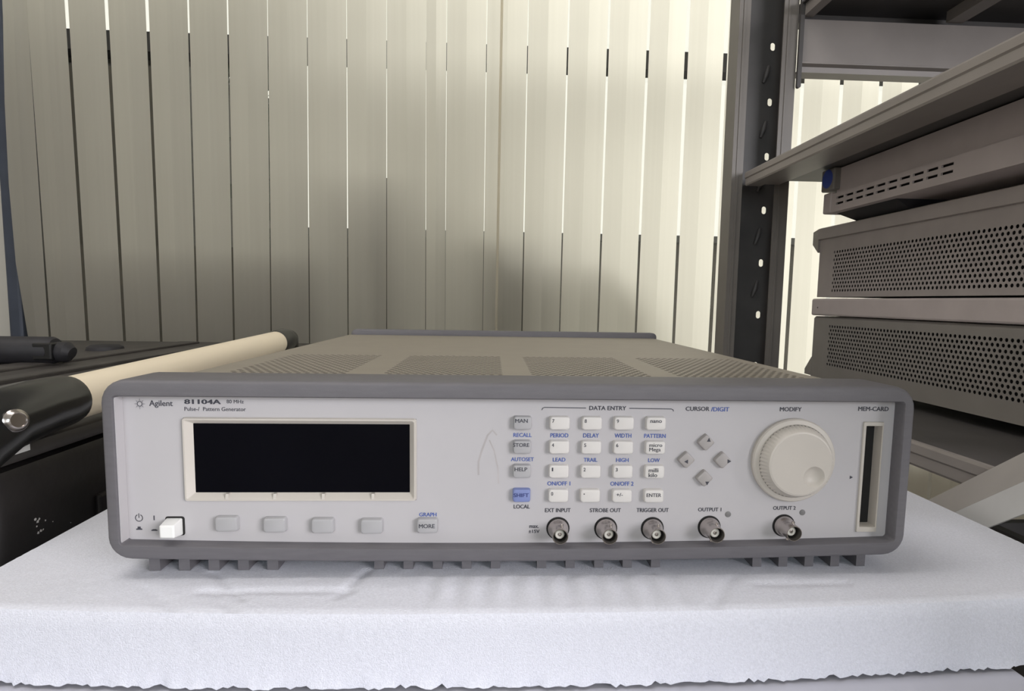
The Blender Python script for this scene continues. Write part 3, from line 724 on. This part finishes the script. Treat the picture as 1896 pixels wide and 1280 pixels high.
# ------------------------------------------------------------------ instruments on the rack
def instrument(name, label, cat, x0, x1, y0, y1, z0, z1, m, rows, py1, pz0, pz1, rear):
    o = thing(name, label, cat, ((x0+x1)/2, (y0+y1)/2, z0), 'perforated instruments stacked on the lower rack shelf')
    b = MB()
    b.box(x0+.003, x1, y0, y1, z1-.003, z1).box(x0+.003, x1, y0, y1, z0, z0+.003).box(x1-.003, x1, y0, y1, z0+.003, z1-.003)
    b.box(x0+.003, x1-.003, y0, y0+.003, z0+.003, z1-.003).box(x0+.003, x1-.003, y1-.003, y1, z0+.003, z1-.003)
    b.loft([[(x0+.003, y0, z1), (x0, y0, z1-.003), (x0, y0, pz1), (x0+.003, y0, pz1)], [(x0+.003, y1, z1), (x0, y1, z1-.003), (x0, y1, pz1), (x0+.003, y1, pz1)]])
    b.box(x0, x0+.003, y0, y1, z0, pz0)
    py0 = y0+.04
    b.box(x0, x0+.003, y0, py0, pz0, pz1).box(x0, x0+.003, py1, y1, pz0, pz1)
    p = (pz1-pz0)/rows*1.155; nc = round((py1-py0)/p-.5)
    b.perf((x0, py1, pz0), (0, -1, 0), (0, 0, 1), py1-py0, pz1-pz0, nc, rows, .0020, .0006, 10)
    b.build('case_body', m, o, 30)
    MB().box(x0+.010, x1-.006, y0+.006, y1-.006, z0+.006, z1-.006).build('inner_chassis', 'dark', o)
    return o
IB0 = .02
B = instrument('signal_generator', 'grey instrument with perforated side, upper of the two stacked on the lower rack shelf', 'test instrument', .4646, .88, IB0, .5545, .1430, .2436, 'inst', 11, .5190, .1493, .2087, None)
b = MB()
b.loft([[(.4605, IB0+.01, .2270), (.4605, IB0+.01, .2420), (.4646, IB0+.01, .2436), (.4646, IB0+.01, .2262)], [(.4605, .5545, .2270), (.4605, .5545, .2420), (.4646, .5545, .2436), (.4646, .5545, .2262)]])
b.build('top_rim', 'inst', B)
b = MB(); b.loft([[(.4615, .5545, .2425), (.50, .5545, .2425), (.50, .5545, .2080), (.4615, .5545, .2080)], [(.4655, .577, .2400), (.50, .577, .2400), (.50, .577, .2215), (.4655, .577, .2215)]])
b.build('rear_foot', 'instc', B)
Cc = instrument('signal_generator', 'darker grey instrument with perforated side, lowest of the stack on the lower rack shelf', 'test instrument', .4646, .88, IB0, .5580, .0250, .1150, 'instc', 11, .5190, .0445, .1040, None)
b = MB(); b.loft([[(.4640, .558, .054), (.50, .558, .054), (.50, .558, .026), (.4640, .558, .026)], [(.4655, .578, .034), (.50, .578, .034), (.50, .578, .0262), (.4655, .578, .0262)]])
b.build('rear_foot', 'instc', Cc)
for y in (.06, .50): MB().box(.48, .52, y, y+.03, .0141, .0252).build('foot', 'rubber', Cc)
for y in (.06, .50): MB().box(.82, .86, y, y+.03, .0141, .0252).build('foot', 'rubber', Cc)
T = thing('rack_drawer', 'flat plain grey slab clamped between the two perforated instruments on the rack', 'drawer', (.67, .29, .1162))
MB().bbox(.4612, .88, IB0, .5625, .1162, .1408, .0025).build('slab', 'slab', T)
MB().lathe((.4613, .5445, .1277), (-1, 0, 0), [(.0012, 0), (.0011, .0003)], 12).build('screw', 'dark', T)
# top instrument under the middle shelf
A = thing('slotted_instrument', 'grey instrument with slotted side and round blue sticker under the middle shelf', 'test instrument', (.63, .25, .2536))
AX = .4310
b = MB(); b.box(AX, .84, .05, .4730, .2536, .2559).box(AX, .84, .05, .473, .2752, .2774)
b.box(AX+.006, .84, .05, .473, .2774, .3105)
b.box(.837, .84, .05, .473, .2559, .2752); b.box(AX+.002, .837, .05, .053, .2559, .2752)
# slotted side band, two rows of slots
y0s, y1s, pt = .2637, .4667, .0203
b.box(AX, AX+.002, .05, y0s, .2559, .2752).box(AX, AX+.002, y1s, .4730, .2559, .2752)
for a, c in ((.2559, .2620), (.2648, .2694), (.2722, .2752)): b.box(AX, AX+.002, y0s, y1s, a, c)
for a, c in ((.2620, .2648), (.2694, .2722)):
    for k in range(11):
        yc = y1s-k*pt; b.box(AX, AX+.002, max(yc-.0045, y0s) if k < 10 else y0s, yc if k else y1s, a, c)
b.build('case_body', 'slab', A)
MB().box(AX+.006, .83, .055, .468, .2560, .2751).build('inner_chassis', 'dark', A)
MB().bbox(AX-.001, .84, .4732, .4924, .2536, .2806, .002).build('end_cap', 'slab', A)
o = MB().bbox(AX-.003, AX+.05, .4660, .4962, .2830, .3115, .002).build('corner_guard', 'instc', A)
sc = []
for k in range(24):
    t = 2*math.pi*k/24; sc.append((AX-.0032, .4811+.0121*math.cos(t), .2985+.0121*math.sin(t)))
MB().loft([[(x+.0002, y, z) for x, y, z in sc], sc]).build('round_sticker', 'blue', o)['label'] = 'round blue sticker'
b = MB(); b.loft([[(.4655, .368, .2438), (.53, .368, .2438), (.53, .472, .2438), (.4655, .472, .2438)], [(.4420, .360, .2535), (.53, .360, .2535), (.53, .478, .2535), (.4420, .478, .2535)]])
b.build('foot', 'rubber', A)
b = MB(); b.box(.47, .53, .07, .14, .2438, .2535); b.build('foot', 'rubber', A)
for y in (.07, .40): MB().box(.74, .80, y, y+.07, .2438, .2535).build('foot', 'rubber', A)

bn = thing('storage_bin', 'dark grey open storage bin on the bottom shelf, half hidden below the side brace', 'bin', (.65, .04, -.3785))
b = MB(); b.box(.44, .86, -.12, .20, -.3785, -.375)
for q in ((.44, .445, -.12, .20), (.855, .86, -.12, .20), (.445, .855, -.12, -.115), (.445, .855, .195, .20)): b.box(*q, -.375, -.065)
b.build('bin_body', 'rackd', bn)
MB().box(.436, .44, -.124, .204, -.085, -.065).box(.44, .864, -.124, -.12, -.085, -.065).box(.44, .864, .20, .204, -.085, -.065).build('rim', 'rackd', bn)

# ------------------------------------------------------------------ black equipment case with a cream handle
case = thing('equipment_case', 'black moulded equipment case with cream tube handle left of the pulse generator', 'case', (-.75, .5, FL))
CT = .0300; CXR = -.3335
MB().bbox(-1.25, CXR, .075, 1.02, FL+.002, .0155, .010).build('body', 'case', case, 40)
lid = MB().bbox(-1.25, CXR+.004, .070, 1.02, .0175, CT, .004).build('lid', 'casetop', case, 40)
for x, w, h in ((-.655, .020, .004), (-.565, .012, .005), (-.50, .006, .003)):
    MB().bbox(x-w, x+w, .09, .98, CT-.001, CT+h, .0015).build('lid_rib', 'casetop', lid)
for x in (.17, .215): MB().bbox(CXR-.001, CXR+.005, x, x+.018, FL+.05, -.03, .002).build('side_rib', 'case', case)
MB().lathe((-.7166, .801, CT), (0, 0, 1), [(.030, 0), (.028, .006), (.022, .0095), (.010, .0105)], 24).build('lid_button', 'rubber', lid, 40)
P0, P1 = Vector((-.3312, .140, .0520)), Vector((-.3335, .580, .0632))
hd = MB().tube([P0, P0.lerp(P1, .5), P1], .0168, 40).build('handle_tube', 'tube', case, 40)
hd['label'] = 'cream handle tube'
ax = (P1-P0).normalized()
def cap(P, d, name):
    b = MB(); b.tube([P-d*.004, P+d*.002, P+d*.012, P+d*.03, P+d*.060+Vector((0, 0, -.002)), P+d*.085+Vector((0, 0, -.010)), P+d*.100+Vector((-.008, 0, -.030)), P+d*.104+Vector((-.02, 0, -.07))],
                     [.0176, .0188, .0194, .0200, .0215, .0225, .022, .018], 32)
    return b.build(name, 'gloss', case, 50)
nb = cap(P0, -ax, 'handle_bracket')
b = MB(); b.tube([P1-ax*.002, P1+ax*.004, P1+ax*.030, P1+ax*.045, P1+ax*.052+Vector((0, 0, -.012)), P1+ax*.054+Vector((0, 0, -.04))], [.0176, .0186, .0190, .0180, .016, .014], 32)
b.build('handle_bracket', 'gloss', case, 50)
c = Vector((-.3090, .0665, .0520)); bd = Vector((.88, -.42, .18)).normalized()
MB().lathe(c-bd*.003, bd, [(.0072, 0), (.0072, .003), (.0062, .0040), (.0057, .0052), (.0045, .0060), (.0041, .0052), (.0016, .0050)], 24, False, True).build('bolt', 'nickel', nb, 40)
MB().box(CXR+.0045, CXR+.0052, .089, .1015, .0245, .0290).build('paper_label', 'paper', lid)['label'] = 'small white paper label'
rnd = random.Random(4); b = MB()
for (u, v, r) in ((66, 962, 3), (70, 966, 3), (73, 961, 2), (68, 975, 2), (71, 987, 2.5), (76, 983, 2.5), (80, 981, 2), (84, 964, 2), (98, 966, 1.2), (131, 968, 1)):
    p = up(u, v, 'x', CXR+.0002); q = r*.00042
    b.add([(CXR+.0002, p[1]+q*rnd.uniform(.6, 1.3)*math.cos(t), p[2]+q*rnd.uniform(.6, 1.3)*math.sin(t)) for t in [math.pi*2*k/7 for k in range(7)]], [tuple(range(7))])
b.build('paint_splash', 'paper', case)
# black carrying grip lying across the far part of the lid
gx0, gx1, gy, gz = -.86, -.632, .56, .0500
g = MB().tube([(gx0, gy, gz), (gx0+.1, gy, gz), (gx1-.004, gy, gz), (gx1, gy, gz)], [.0195, .0195, .0195, .017], 28).build('carry_grip', 'rubber', case, 40)
MB().bbox(gx1-.020, gx1+.006, gy-.0185, gy+.010, gz-.012, gz+.012, .002).build('clip', 'gloss', g)
MB().tube([(gx1, gy, gz-.002), (gx1+.016, gy, gz-.002), (gx1+.022, gy, gz-.004)], [.0145, .0145, .009], 20).build('end_plug', 'rubber', g, 40)
